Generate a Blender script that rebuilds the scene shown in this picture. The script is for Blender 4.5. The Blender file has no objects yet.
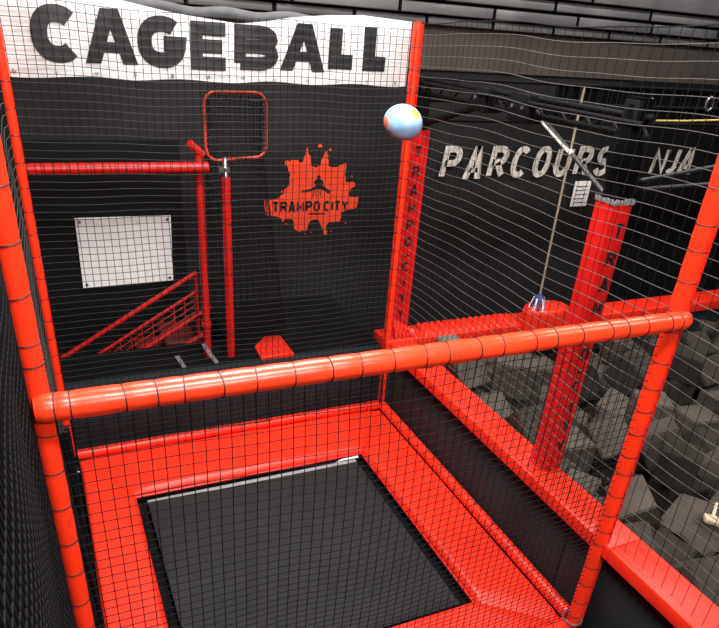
import bpy, bmesh, math, random
from mathutils import Vector, Matrix
random.seed(11)
C = bpy.context.scene.collection
PI = math.pi
W, D = 2.367, 2.427          # cage width and depth
HR = 1.795                   # height of the front rail
DK = 0.52                    # deck around the sunken trampoline

# ------------------------------------------------------------------ materials
def nt(name):
    m = bpy.data.materials.new(name); m.use_nodes = True
    t = m.node_tree; b = t.nodes['Principled BSDF']
    return m, t, b

def mat(name, col, rough=.5, spec=.5, metal=0, noise=0, nscale=8, bump=0, bscale=60, rand=0, sheen=0, coat=0, wave=None):
    m, t, b = nt(name)
    b.inputs['Base Color'].default_value = (*col, 1)
    b.inputs['Roughness'].default_value = rough
    b.inputs['Metallic'].default_value = metal
    b.inputs['Specular IOR Level'].default_value = spec
    b.inputs['Sheen Weight'].default_value = sheen
    b.inputs['Coat Weight'].default_value = coat
    tc = t.nodes.new('ShaderNodeTexCoord')
    src = None
    if noise or rand:
        hs = t.nodes.new('ShaderNodeHueSaturation')
        hs.inputs['Color'].default_value = (*col, 1)
        if noise:
            n = t.nodes.new('ShaderNodeTexNoise'); n.inputs['Scale'].default_value = nscale; n.inputs['Detail'].default_value = 5
            t.links.new(tc.outputs['Object'], n.inputs['Vector'])
            mr = t.nodes.new('ShaderNodeMapRange'); mr.inputs['From Min'].default_value = .3; mr.inputs['From Max'].default_value = .7
            mr.inputs['To Min'].default_value = 1 - noise; mr.inputs['To Max'].default_value = 1 + noise
            t.links.new(n.outputs['Fac'], mr.inputs['Value']); src = mr.outputs['Result']
        if rand:
            oi = t.nodes.new('ShaderNodeObjectInfo')
            m2 = t.nodes.new('ShaderNodeMapRange'); m2.inputs['To Min'].default_value = 1 - rand; m2.inputs['To Max'].default_value = 1 + rand * 1.6
            t.links.new(oi.outputs['Random'], m2.inputs['Value'])
            if src:
                mu = t.nodes.new('ShaderNodeMath'); mu.operation = 'MULTIPLY'
                t.links.new(src, mu.inputs[0]); t.links.new(m2.outputs['Result'], mu.inputs[1]); src = mu.outputs[0]
            else: src = m2.outputs['Result']
        t.links.new(src, hs.inputs['Value'])
        t.links.new(hs.outputs['Color'], b.inputs['Base Color'])
    if bump:
        n2 = t.nodes.new('ShaderNodeTexNoise'); n2.inputs['Scale'].default_value = bscale; n2.inputs['Detail'].default_value = 4
        t.links.new(tc.outputs['Object'], n2.inputs['Vector'])
        bp = t.nodes.new('ShaderNodeBump'); bp.inputs['Strength'].default_value = bump; bp.inputs['Distance'].default_value = .01
        t.links.new(n2.outputs['Fac'], bp.inputs['Height']); t.links.new(bp.outputs['Normal'], b.inputs['Normal'])
    return m

SLEEVE = mat('bright_red_sleeve_vinyl', (.92, .034, .008), .34, .5, noise=.06, nscale=5, bump=.1, bscale=22)
ORANGE = mat('orange_red_vinyl', (.90, .048, .013), .30, .5, noise=.08, nscale=5, bump=.12, bscale=22)
PADRED = mat('red_pad_vinyl', (.88, .026, .008), .42, .45, noise=.07, nscale=4, bump=.18, bscale=14)
RED = mat('deep_red_vinyl', (.62, .010, .008), .40, .45, noise=.10, nscale=6, bump=.15, bscale=18)
REDPAINT = mat('red_painted_steel', (.55, .012, .010), .35, .5, noise=.1)
CORD = mat('black_net_cord', (.005, .005, .0055), .75, .15)
CORDT = mat('toplit_net_cord', (.088, .082, .075), .65, .3)  # black cord with the overhead light on cross cords put into its colour
CORDB = mat('faint_toplit_net_cord', (.024, .024, .0245), .65, .3)  # back net cross cords: weaker overhead light put into the colour
TIE = mat('black_tie_cord', (.012, .012, .013), .5)
BEDM = mat('black_jump_mat', (.0135, .0135, .014), .6, .25, noise=.12, nscale=3, bump=.2, bscale=220)
WEB = mat('grey_webbing', (.24, .24, .25), .5, .5, noise=.15, nscale=30)
STEEL = mat('galvanised_steel', (.45, .46, .48), .28, .5, metal=.9, noise=.12)
BLACKPANEL = mat('black_vinyl_panel', (.021, .030, .034), .6, .08, noise=.15, nscale=3, bump=.15, bscale=9)
WALL = mat('charcoal_wall', (.017, .0165, .017), .7, .2, noise=.18, nscale=2.2, bump=.1, bscale=40)
WALLBROWN = mat('brown_grey_wall', (.072, .060, .052), .75, .3, noise=.15, nscale=2, bump=.1, bscale=40)
WRAP = mat('matte_black_wrap', (.0022, .0022, .0025), .9, .05)
WALLBLACK = mat('black_cladding', (.006, .006, .0065), .7, .15, noise=.2, nscale=3)
CONC = mat('dark_concrete', (.007, .007, .0073), .9, .05, noise=.2, nscale=3, bump=.2)
CEIL = mat('dark_ceiling', (.05, .05, .052), .8, .2, noise=.15, nscale=2)
DUCT = mat('grey_duct_metal', (.22, .22, .225), .42, .5, metal=.35, noise=.25, nscale=3, rand=.35)
BLACKSTEEL = mat('black_painted_steel', (.0035, .0035, .004), .6, .12)
GREYPOLE = mat('dark_grey_pole', (.030, .031, .033), .45, .4, metal=.2)
FOAM = mat('charcoal_foam', (.052, .044, .037), .95, .1, noise=.16, nscale=7, bump=.5, bscale=90, rand=.62)
WHITE = mat('white_banner_vinyl', (.66, .65, .65), .6, .3, noise=.10, nscale=6, bump=.12, bscale=10)
INK = mat('black_print', (.018, .018, .019), .38, .5, noise=.15, nscale=5)
SPLAT = mat('orange_red_paint', (.95, .075, .022), .65, .3, noise=.08, nscale=20)
LETTERW = mat('off_white_paint', (.60, .57, .52), .7, .2, noise=.35, nscale=26)
PAPER = mat('white_panel', (.90, .89, .88), .6, .3, noise=.06, nscale=25)
ROPE = mat('tan_rope', (.30, .25, .19), .9, .1, noise=.2, nscale=60)
YROPE = mat('yellow_rope', (.45, .32, .10), .8, .1, noise=.2, nscale=60)
BLUE = mat('blue_cord', (.02, .035, .22), .6)
WOOD = mat('pale_wood', (.55, .42, .28), .6, noise=.2, nscale=20)
GOALRIM = mat('faded_red_tube', (.50, .055, .030), .45, .4, noise=.25, nscale=9)
LAMPM, _t, _b = nt('lamp_diffuser')
_b.inputs['Base Color'].default_value = (.9, .9, .9, 1); _b.inputs['Emission Color'].default_value = (1, .97, .93, 1); _b.inputs['Emission Strength'].default_value = 6

# ------------------------------------------------------------------ mesh helpers
class MB:
    def __init__(s): s.v = []; s.f = []
    def add(s, vs, fs):
        o = len(s.v); s.v += [tuple(p) for p in vs]; s.f += [tuple(i + o for i in f) for f in fs]
    def box(s, a, b):
        (x0, y0, z0), (x1, y1, z1) = a, b
        s.add([(x0,y0,z0),(x1,y0,z0),(x1,y1,z0),(x0,y1,z0),(x0,y0,z1),(x1,y0,z1),(x1,y1,z1),(x0,y1,z1)],
              [(0,3,2,1),(4,5,6,7),(0,1,5,4),(1,2,6,5),(2,3,7,6),(3,0,4,7)])
    def tube(s, pts, r, n=8, caps=True, closed=False):
        P = [Vector(p) for p in pts]; k = len(P)
        R = r if isinstance(r, (list, tuple)) else [r] * k
        vs = []; up = None
        for i, p in enumerate(P):
            if closed: t = P[(i + 1) % k] - P[i - 1]
            else: t = P[min(i + 1, k - 1)] - P[max(i - 1, 0)]
            t.normalize()
            if up is None:
                ref = Vector((0, 0, 1)) if abs(t.z) < .9 else Vector((1, 0, 0))
                up = (ref - t * ref.dot(t)).normalized()
            else:
                up = (up - t * up.dot(t)).normalized()
            sd = t.cross(up)
            for j in range(n):
                a = 2 * PI * (j + .5) / n
                vs.append(p + (up * math.cos(a) + sd * math.sin(a)) * R[i])
        fs = []
        for i in range(k if closed else k - 1):
            i2 = (i + 1) % k
            for j in range(n):
                j2 = (j + 1) % n
                fs.append((i*n+j, i*n+j2, i2*n+j2, i2*n+j))
        if caps and not closed:
            fs.append(tuple(range(n))[::-1]); fs.append(tuple((k-1)*n + j for j in range(n)))
        s.add(vs, fs)
    def bar(s, a, b, r, n=8): s.tube([a, b], r, n)
    def prism(s, outline, axis_o, u, v, n, depth):
        """outline (2d) placed at origin axis_o with axes u,v, extruded along -n by depth; front faces n"""
        o, u, v, n = Vector(axis_o), Vector(u), Vector(v), Vector(n)
        k = len(outline)
        A = [o + u*p[0] + v*p[1] for p in outline]; B = [p - n*depth for p in A]
        s.add(A + B, [tuple(range(k)), tuple(range(2*k - 1, k - 1, -1))] + [(i, k + i, k + (i+1) % k, (i+1) % k) for i in range(k)])
    def build(s, name, m, parent=None, smooth=False, bevel=0, segs=2, loc=None, tri=False):
        me = bpy.data.meshes.new(name); me.from_pydata(s.v, [], s.f)
        bm = bmesh.new(); bm.from_mesh(me)
        if tri: bmesh.ops.triangulate(bm, faces=[f for f in bm.faces if len(f.verts) > 4])
        bmesh.ops.recalc_face_normals(bm, faces=bm.faces)
        bm.to_mesh(me); bm.free()
        me.materials.append(m)
        if smooth:
            for p in me.polygons: p.use_smooth = True
            try: me.set_sharp_from_angle(angle=math.radians(50))
            except Exception: pass
        o = bpy.data.objects.new(name, me); C.objects.link(o)
        if bevel:
            md = o.modifiers.new('bevel', 'BEVEL'); md.width = bevel; md.segments = segs; md.limit_method = 'ANGLE'
            for p in me.polygons: p.use_smooth = True
        if parent: o.parent = parent
        if loc: o.location = loc
        return o

def tag(o, label=None, cat=None, group=None, kind=None):
    if label: o['label'] = label
    if cat: o['category'] = cat
    if group: o['group'] = group
    if kind: o['kind'] = kind
    return o
def thing(name, label, cat, loc=(0, 0, 0), group=None):
    o = bpy.data.objects.new(name, None); C.objects.link(o); o.location = loc; o.empty_display_size = .05
    return tag(o, label, cat, group)
def inv(parent, o):
    """children are modelled in world metres: keep them there under a moved Empty"""
    o.parent = parent
    o.matrix_parent_inverse = Matrix.Translation(-Vector(parent.location))
    return o
def part(mb, name, m, root, **k):
    return inv(root, mb.build(name, m, None, **k))
def struct(mb, name, m, **k): return tag(mb.build(name, m, **k), kind='structure')
def boxobj(a, b): m = MB(); m.box(a, b); return m

# ------------------------------------------------------------------ lettering built from strokes
def arc(cx, cy, rx, ry, a0, a1, n=14, p=2.0):
    out = []
    for i in range(n + 1):
        a = math.radians(a0 + (a1 - a0) * i / n); c, s = math.cos(a), math.sin(a)
        out.append((cx + rx * math.copysign(abs(c) ** (2 / p), c), cy + ry * math.copysign(abs(s) ** (2 / p), s)))
    return out
GL = {
 'A': [[(-.03,-.06),(.47,1.06)], [(.53,1.06),(1.03,-.06)], [(.2,.27),(.8,.27)]],
 'B': [[(0,0),(0,1)] + [(.55,1)] + arc(.6,.77,.36,.23,90,-90,8) + [(.0,.54)], [(.5,.54)] + arc(.6,.27,.4,.27,90,-90,8) + [(0,0)]],
 'C': [arc(.5,.5,.5,.5,45,315,22,2.3)],
 'E': [[(1,1),(0,1),(0,0),(1,0)], [(0,.5),(.88,.5)]],
 'G': [arc(.5,.5,.5,.5,48,345,22,2.3) + [(1,.46),(.55,.46)]],
 'I': [[(.5,0),(.5,1)]],
 'J': [[(.8,1),(.8,.25)] + arc(.42,.25,.38,.25,0,-150,8)],
 'L': [[(0,1),(0,0),(1,0)]],
 'M': [[(0,0),(0,1),(.5,.25),(1,1),(1,0)]],
 'N': [[(0,0),(0,1),(1,0),(1,1)]],
 'O': [arc(.5,.5,.5,.5,0,360,26,2.3)],
 'P': [[(0,0),(0,1),(.55,1)] + arc(.6,.74,.4,.26,90,-90,8) + [(0,.48)]],
 'R': [[(0,0),(0,1),(.55,1)] + arc(.6,.75,.4,.25,90,-90,8) + [(0,.5)], [(.45,.5),(1,0)]],
 'S': [arc(.5,.75,.48,.25,20,270,12) + arc(.5,.25,.5,.25,85,-160,12)],
 'T': [[(0,1),(1,1)], [(.5,1),(.5,0)]],
 'U': [[(0,1),(0,.35)] + arc(.5,.35,.5,.35,180,360,12) + [(1,1)]],
 'Y': [[(0,1),(.5,.5),(1,1)], [(.5,.5),(.5,0)]],
 '-': [[(0,.5),(1,.5)]],
}
def stroke(pts, t):
    """quads for a polyline of width t, mitred"""
    k = len(pts); closed = (Vector(pts[0]) - Vector(pts[-1])).length < 1e-5
    L = []; R = []
    for i in range(k):
        p = Vector(pts[i])
        a = Vector(pts[i-1]) if i > 0 else (Vector(pts[-2]) if closed else None)
        b = Vector(pts[i+1]) if i < k - 1 else (Vector(pts[1]) if closed else None)
        d1 = (p - a).normalized() if a is not None else None
        d2 = (b - p).normalized() if b is not None else None
        if d1 is None: d1 = d2
        if d2 is None: d2 = d1
        n1 = Vector((-d1.y, d1.x)); n2 = Vector((-d2.y, d2.x)); n = n1 + n2
        if n.length < .2: n = n1
        n.normalize(); s = min(1.0 / max(n.dot(n1), .3), 1.7)
        L.append(p + n * t/2 * s); R.append(p - n * t/2 * s)
    return [(L[i], R[i], R[i+1], L[i+1]) for i in range(k - 1)]
def letter(mb, ch, x, y, w, h, t, o, u, v, n, depth=.002, shear=0, warp=None):
    if ch == 'A':
        tx = t * 1.12
        quads = [[(x, y), (x + tx, y), (x + w/2 + tx*.42, y + h), (x + w/2 - tx*.58, y + h)],
                 [(x + w - tx, y), (x + w, y), (x + w/2 + tx*.58, y + h), (x + w/2 - tx*.42, y + h)],
                 [(x + w*.22, y + h*.2), (x + w*.78, y + h*.2), (x + w*.70, y + h*.2 + t*.75), (x + w*.30, y + h*.2 + t*.75)]]
        for k_, q in enumerate(quads):
            mb.prism([(a + shear*(b - y), b) for a, b in q], o, u, v, n, depth + .0001 * k_)
        return
    for k_, s in enumerate(GL[ch]):
        pts = [(x + t/2 + px * (w - t), y + t/2 + py * (h - t)) for px, py in s]
        for q_, q in enumerate(stroke(pts, t)):
            q = [(p.x + shear * (p.y - y), min(max(p.y, y), y + h)) for p in q]
            if warp: q = [warp(*p) for p in q]
            mb.prism(q, o, u, v, n, depth + .0001 * k_ + .00003 * (q_ % 3))

# ------------------------------------------------------------------ nets
def wob(a, b, s): return math.sin(a * 2.3 + s) * math.cos(b * 1.7 + s * 2.1) + .5 * math.sin(a * 5.1 + b * 3.7 + s * 1.3)
def net(nu, nv, f, r, n=4, step=1):
    """cords of a knotted net; f(i,j) gives the position of knot i,j"""
    mb = MB(); mh = MB()
    for i in range(nu + 1): mb.tube([f(i, j) for j in range(0, nv + 1)], r, n, caps=False)
    for j in range(nv + 1): mh.tube([f(i, j) for i in range(0, nu + 1)], r, n, caps=False)
    return mb, mh

# ================================================================== THE SETTING
X0, X1, Y0, Y1, ZF, ZC = -2.6, 9.0, -4.6, 3.6, -.75, 4.1
struct(boxobj((X0, Y0, ZF - .2), (X1, Y1 + .2, ZF)), 'floor', CONC)
struct(boxobj((X0, Y0, ZC), (X1, Y1 + .2, ZC + .2)), 'ceiling', CEIL)
struct(boxobj((X0 - .2, Y0, ZF), (X0, Y1 + .2, ZC)), 'wall_left', WALL)
struct(boxobj((X1, Y0, ZF), (X1 + .2, Y1 + .2, ZC)), 'wall_right', WALL)
struct(boxobj((X0, Y0 - .2, ZF), (X1, Y0, ZC)), 'wall_front', WALL)
struct(boxobj((X0, Y1, ZF), (X1, Y1 + .2, ZC)), 'wall_back', WALL)
# the lighter brown band of the back wall over the ninja course, and black cladding
struct(boxobj((2.62, Y1 - .03, 2.42), (X1, Y1, ZC)), 'trim_1', WALLBROWN)
struct(boxobj((5.36, Y1 - .04, ZF), (X1, Y1, 2.42)), 'trim_2', WALLBLACK)
struct(boxobj((X0, Y1 - .04, ZF), (1.06, Y1, 1.86)), 'trim_3', WALLBLACK)
# black kick panels of the sunken trampoline bay, and the deck behind it
m = MB()
for i in range(2):
    a = -1.9 + i * 2.15
    m.box((W + .045, a, -.1), (W + .10, a + 2.146, .50))
struct(m, 'trim_4', BLACKPANEL, bevel=.012)
m = MB()
m.box((-.18, D + .045, -.1), (W + .044, D + .10, DK))
struct(m, 'trim_5', BLACKPANEL, bevel=.012)
struct(boxobj((1.22, D + .101, DK - .12), (2.36, Y1, DK)), 'trim_6', CONC)
struct(boxobj((X0, D + .101, DK - .12), (1.22, 2.92, DK)), 'trim_7', CONC)
struct(boxobj((-.16, -2.2, -.16), (W + .02, D + .04, -.12)), 'trim_8', CONC)      # slab of the bay

# horizontal metal trunking along the top of the back wall
lab = ['lowest grey metal trunking run along the top of the back wall', 'second grey metal trunking run up the back wall',
       'third grey metal trunking run up the back wall', 'topmost grey metal trunking run in view on the back wall']
for k, (z0, h, dep, L0) in enumerate([(2.74, .055, .10, .62), (2.81, .075, .17, .85), (2.905, .07, .22, 1.05), (2.99, .16, .30, 1.6)]):
    t = thing('metal_trunking', lab[k], 'duct', (2.6, Y1 - dep/2, z0), 'metal trunking above the back wall')
    m = MB(); x = X0 + .05 + .2 * k
    while x < X1 - .2:
        e = min(x + L0, X1 - .05)
        yb = Y1 if x < 2.62 - L0 else Y1 - .03
        m.box((x, Y1 - dep, z0), (e - .025, yb - .001, z0 + h))
        if e > .2: part(boxobj((e - .018, Y1 - dep - .004, z0 - .003), (e - .004, Y1 - dep + .03, z0 + h - .004)), 'coupling', BLACKSTEEL, t)
        x = e
    part(m, 'trunk', DUCT, t, bevel=.008)

# ================================================================== CAGE POSTS AND RAILS
def ring(c, ax, r, w=.0024, tilt=0):
    """a tie cord round a padded pipe"""
    c, ax = Vector(c), Vector(ax).normalized()
    ref = Vector((0, 0, 1)) if abs(ax.z) < .9 else Vector((0, 1, 0))
    u = (ref - ax * ref.dot(ax)).normalized(); v = ax.cross(u)
    pts = [c + (u * math.cos(a) + v * math.sin(a)) * r + ax * tilt * math.sin(a) for a in [2 * PI * i / 20 for i in range(20)]]
    m = MB(); m.tube(pts, w, 5, closed=True); return m
def padded(root, a, b, r, ties, flap=None, mname='sleeve', m=SLEEVE):
    """foam sleeve that swells a little between its ties; ties = fractions along a-b"""
    a, b = Vector(a), Vector(b); L = (b - a).length; ax = (b - a).normalized()
    st = sorted([0] + [t for t in ties if 0 < t < 1] + [1])
    ps = []; rs = []
    for i in range(len(st) - 1):
        for q in range(6):
            f = q / 6; s = st[i] + (st[i+1] - st[i]) * f
            ps.append(a + (b - a) * s); rs.append(r * (.955 + .045 * math.sin(PI * f) ** .5))
    ps.append(b); rs.append(r * .955)
    mb = MB(); mb.tube(ps, rs, 20)
    s = part(mb, mname, m, root, smooth=True)
    for k in ties:
        if 0 < k < 1:
            part(ring(a + (b - a) * k, ax, r * .985, .0023, random.uniform(-.006, .006)), 'tie', TIE, root, smooth=True)
    if flap:
        d = Vector(flap).normalized(); sd = ax.cross(d).normalized()
        mb = MB(); p0, p1 = a + d * r * .8, b + d * r * .8
        q = []
        for p in (p0, p1):
            q += [p + sd * .006, p + d * .014 + sd * .004, p + d * .014 - sd * .004, p - sd * .006]
        mb.add(q, [(0,1,5,4),(1,2,6,5),(2,3,7,6),(3,0,4,7),(0,3,2,1),(4,5,6,7)])
        part(mb, 'seam_flap', RED, root)
    return s
def steel_core(root, a, b, r):
    m = MB(); m.bar(a, b, r, 14); part(m, 'steel_pipe', REDPAINT, root, smooth=True)

FT = 2.72
def zf(zs, z0, z1): return [(z - z0) / (z1 - z0) for z in zs]
# front right
t = thing('cage_post', 'leaning padded red post at the right end of the near rail, bound with black cords', 'post', (W, 0, 0))
a, b = Vector((W - .003, 0, -.1)), Vector((W - .012, 0, FT + .2))
padded(t, (W, 0, 0), (W - .012, 0, FT), .037, zf([2.58,2.44,2.301,2.172,2.072,1.946,1.826,1.737,1.593,1.467,1.357,1.236,1.116,1.014,.884,.772,.661,.577,.422,.30,.175,.07], 0, FT), flap=(.55, -1, 0))
steel_core(t, a, b, .02)
m = MB(); m.box((W - .06, -.06, -.119), (W + .04, .06, -.1)); part(m, 'base_plate', STEEL, t, bevel=.004)
m = MB(); m.tube([(W - .03 + .05*math.cos(a_), -.01 + .05*math.sin(a_), .055) for a_ in [i*PI/8 for i in range(16)]], .006, 6, closed=True)
part(m, 'hose_clamp', STEEL, t, smooth=True)
# front left
t = thing('cage_post', 'padded red post at the left end of the near rail, against the left net', 'post', (0, 0, 0))
padded(t, (.006, 0, 0), (-.002, 0, FT), .030, zf([2.62,2.5,2.365,2.233,2.101,1.973,1.913,1.70,1.573,1.445,1.308,1.182,1.05,.93,.8,.66,.52,.4,.25,.1], 0, FT), flap=(-1, .3, 0))
steel_core(t, (.006, 0, -.1), (-.002, 0, FT + .2), .018)
m = MB(); m.box((-.05, -.05, -.119), (.06, .05, -.1)); part(m, 'base_plate', STEEL, t, bevel=.004)
# back left
t = thing('cage_post', 'padded red post at the far left corner, below the left end of the banner', 'post', (0, D, 0))
padded(t, (-.006, D, -.0), (-.002, D, FT), .030, zf([2.6,2.47,2.34,2.21,2.08,1.94,1.81,1.68,1.55,1.42,1.29,1.16,1.02,.9,.78,.66,.5,.35,.2], 0, FT))
steel_core(t, (-.006, D, -.1), (-.002, D, FT + .02), .018)
m = MB(); m.box((-.05, D - .05, -.119), (.05, D + .035, -.1)); part(m, 'base_plate', STEEL, t, bevel=.004)
# back right
t = thing('cage_post', 'tall padded red post at the far right corner, beside the right end of the banner', 'post', (W, D, 0))
padded(t, (W + .003, D, 0), (W - .008, D, 2.745), .031, zf([2.614,2.484,2.397,2.356,2.2,2.07,1.936,1.818,1.696,1.557,1.443,1.312,1.176,1.052,.93,.8,.68,.55,.45,.35,.24,.14,.06], 0, 2.745), flap=(1, -.35, 0))
steel_core(t, (W + .003, D, -.1), (W - .008, D, 2.755), .018)
m = MB(); m.box((W - .05, D - .05, -.119), (W + .04, D + .035, -.1)); part(m, 'base_plate', STEEL, t, bevel=.004)

# front rail
t = thing('padded_rail', 'thick orange red padded rail crossing the foreground between the two near posts', 'rail', (W/2, 0, HR))
tx = [.038,.076,.212,.299,.378,.481,.588,.707,.824,.928,1.044,1.165,1.251,1.373,1.47,1.606,1.702,1.82,1.957,2.043,2.142,2.266,2.33]
padded(t, (.0, -.035, HR), (W + .0, -.035, HR - .003), .040, [x / W for x in tx], m=ORANGE)
for s, xx in ((-1, .001), (1, W - .001)):
    m = MB(); m.tube([(xx, -.035, HR), (xx + s*.014, -.035, HR), (xx + s*.018, -.035, HR)], [.0385, .034, .02], 20)
    part(m, 'end_cap', ORANGE, t, smooth=True)
m = MB()                      # drooping lacing line under the rail
ps = []
for i in range(len(tx) - 1):
    for q in range(5):
        f = q / 5; x = tx[i] + (tx[i+1] - tx[i]) * f
        ps.append((x, -.012 + .004 * math.sin(9*x), HR - .041 - .018 * math.sin(PI * f) * (1 if i % 2 else .6)))
m.tube(ps, .0035, 5); part(m, 'lacing_cord', TIE, t, smooth=True)

# low tubes along the outer pad edges
def low_rail(label, a, b, n):
    t = thing('edge_tube', label, 'tube', ((a[0]+b[0])/2, (a[1]+b[1])/2, a[2]))
    padded(t, a, b, .037, [(i + .5) / n for i in range(n)], m=PADRED)
low_rail('padded red tube along the far edge of the trampoline pads', (.035, D - .005, .012), (W - .035, D - .005, .012), 11)
low_rail('padded red tube along the right edge of the trampoline pads, beside the black panels', (W + .004, .05, .012), (W + .004, D - .035, .012), 11)
low_rail('padded red tube low along the near edge at the base of the right post', (.05, -.002, .012), (W - .055, -.002, .012), 11)

# ================================================================== TRAMPOLINE
bx0, bx1, by0, by1 = .335, 1.96, .332, 1.899
def pad(label, quad, seam=None):
    """vinyl pad: quad of (x,y), rounded over its edges, slightly crowned"""
    N = 28
    q = [Vector((*p, 0)) for p in quad]
    mb = MB(); vs = []; fs = []
    for i in range(N + 1):
        for j in range(N + 1):
            u, v = i / N, j / N
            p = q[0]*(1-u)*(1-v) + q[1]*u*(1-v) + q[2]*u*v + q[3]*(1-u)*v
            e = min(u, 1-u) ; g = min(v, 1-v)
            c = min(1, g * 14) ** .5 * min(1, e * 28) ** .5
            vs.append((p.x, p.y, -.028 + .030 * c + .0025 * math.sin(p.x*9 + p.y*4) * c))
    for i in range(N):
        for j in range(N): fs.append((i*(N+1)+j, (i+1)*(N+1)+j, (i+1)*(N+1)+j+1, i*(N+1)+j+1))
    k = len(vs)
    for i in range(N + 1):
        for j in range(N + 1):
            p = vs[i*(N+1)+j]; vs.append((p[0], p[1], -.055))
    for i in range(N):
        for j in range(N): fs.append((k+i*(N+1)+j, k+i*(N+1)+j+1, k+(i+1)*(N+1)+j+1, k+(i+1)*(N+1)+j))
    bd = [i*(N+1) for i in range(N+1)] + [N*(N+1)+j for j in range(1, N+1)] + [i*(N+1)+N for i in range(N-1, -1, -1)] + [j for j in range(N-1, 0, -1)]
    for a, b in zip(bd, bd[1:] + bd[:1]): fs.append((a, b, k + b, k + a))
    mb.add(vs, fs)
    cx = sum(p[0] for p in quad)/4; cy = sum(p[1] for p in quad)/4
    t = thing('trampoline_pad', label, 'pad', (cx, cy, -.05))
    part(mb, 'cover', PADRED, t, smooth=True)
    # flap that turns down towards the bed, with a stitched edge
    a, b = Vector((*quad[0], 0)), Vector((*quad[1], 0))
    mb = MB(); mb.tube([a + Vector((0, 0, -.05)), b + Vector((0, 0, -.05))], .009, 8)
    part(mb, 'edge_piping', RED, t, smooth=True)
E_ = .028
pad('red vinyl pad along the left side of the trampoline', [(bx0, by1), (bx0, by0), (.04, E_), (.04, D - E_)])
pad('red vinyl pad along the far side of the trampoline', [(bx1, by1), (bx0, by1), (.04, D - E_), (W - .026, D - E_)])
pad('wide red vinyl pad along the right side of the trampoline', [(bx1, by0), (bx1, by1), (W - .026, D - E_), (W - .026, E_)])
pad('red vinyl pad along the near side of the trampoline, at the bottom edge', [(bx0, by0), (bx1, by0), (W - .026, E_), (.04, E_)])

t = thing('trampoline', 'black square trampoline jumping mat sunk between red pads', 'trampoline', ((bx0+bx1)/2, (by0+by1)/2, -.115))
g = .075
m = MB(); N = 16; vs = []; fs = []
mx0, mx1, my0, my1 = bx0 + g, bx1 - g, by0 + .05, by1 - .045
for i in range(N + 1):
    for j in range(N + 1):
        u, v = i / N, j / N
        vs.append((mx0 + (mx1-mx0)*u, my0 + (my1-my0)*v, -.062 - .012 * math.sin(PI*u) * math.sin(PI*v)))
k = len(vs)
vs += [(x, y, z - .004) for x, y, z in vs]
for i in range(N):
    for j in range(N):
        q = (i*(N+1)+j, (i+1)*(N+1)+j, (i+1)*(N+1)+j+1, i*(N+1)+j+1)
        fs += [q, tuple(k + c for c in q[::-1])]
m.add(vs, fs); part(m, 'jump_mat', BEDM, t, smooth=True)
m = MB(); m.box((mx0 - .004, my1 - .028, -.0645), (mx1 + .004, my1 + .004, -.0575)); part(m, 'webbing_edge', WEB, t, bevel=.003)
for a, b in (((mx0 - .004, my0 - .004, -.066), (mx0 + .028, my1 - .03, -.0605)), ((mx1 - .028, my0 - .004, -.066), (mx1 + .004, my1 - .03, -.0605)), ((mx0 + .03, my0 - .004, -.066), (mx1 - .03, my0 + .028, -.0605))):
    m = MB(); m.box(a, b); part(m, 'hem', BEDM, t, bevel=.002)
m = MB()
fr = [(bx0 - .03, by0 - .03), (bx1 + .03, by0 - .03), (bx1 + .03, by1 + .03), (bx0 - .03, by1 + .03)]
for a, b in zip(fr, fr[1:] + fr[:1]): m.bar((*a, -.088), (*b, -.088), .018, 10)
part(m, 'frame', BLACKSTEEL, t, smooth=True)
m = MB(); m.tube([(1.74, my1 + .006, -.062), (1.80, my1 + .016, -.056), (1.86, my1 + .012, -.052), (1.92, my1 + .018, -.056)], .010, 8); part(m, 'corner_strap', PAPER, t, smooth=True)
def spring(a, b):
    a, b = Vector(a), Vector(b); d = b - a; L = d.length; d.normalize()
    sd = d.cross(Vector((0, 0, 1))).normalized(); up = sd.cross(d)
    pts = [a]
    for i in range(37):
        f = i / 36; an = 2 * PI * 6 * f
        pts.append(a + d * (L * (.15 + .7 * f)) + (sd * math.cos(an) + up * math.sin(an)) * .0065)
    pts.append(b); mb = MB(); mb.tube(pts, .0018, 4); return mb
first = {}
for i in range(22):
    y = my0 + .05 + (my1 - my0 - .1) * i / 21; x = mx0 + .06 + (mx1 - mx0 - .12) * i / 21
    for a, b in (((mx0, y, -.063), (bx0 - .02, y, -.082)), ((mx1, y, -.063), (bx1 + .02, y, -.082)), ((x, my1, -.063), (x, by1 + .02, -.082)), ((x, my0, -.063), (x, by0 - .02, -.082))):
        part(spring(a, b), 'spring', BLACKSTEEL, t, smooth=True)

# ================================================================== NETS OF THE CAGE
# front net below the rail
nu, nv = 57, 52
def f_front(i, j):
    x = .03 + (W - .06) * i / nu; z = .02 + (HR - .06) * (.72 * j / nv + .28 * (j / nv) ** 2)
    e = math.sin(PI * i / nu)
    return (x + .006 * wob(z * 1.3, x, 1) * e, .0 + .02 * wob(x, z, 2) * e, z - .018 * abs(math.sin(x * 4.3)) * e * (j / nv) + .006 * wob(x * 2, z, 3))
t = thing('cage_net', 'black square mesh net hanging under the near padded rail', 'net', (W/2, 0, 0))
a, b = net(nu, nv, f_front, .0017, 5)
a.v, off = a.v, len(a.v); a.add(b.v, b.f); part(a, 'mesh', CORD, t, smooth=True)
for i in (0, nu):
    m = MB(); m.tube([f_front(i, j) for j in range(nv + 1)], .006, 6); part(m, 'border_rope', CORD, t, smooth=True)

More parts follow.
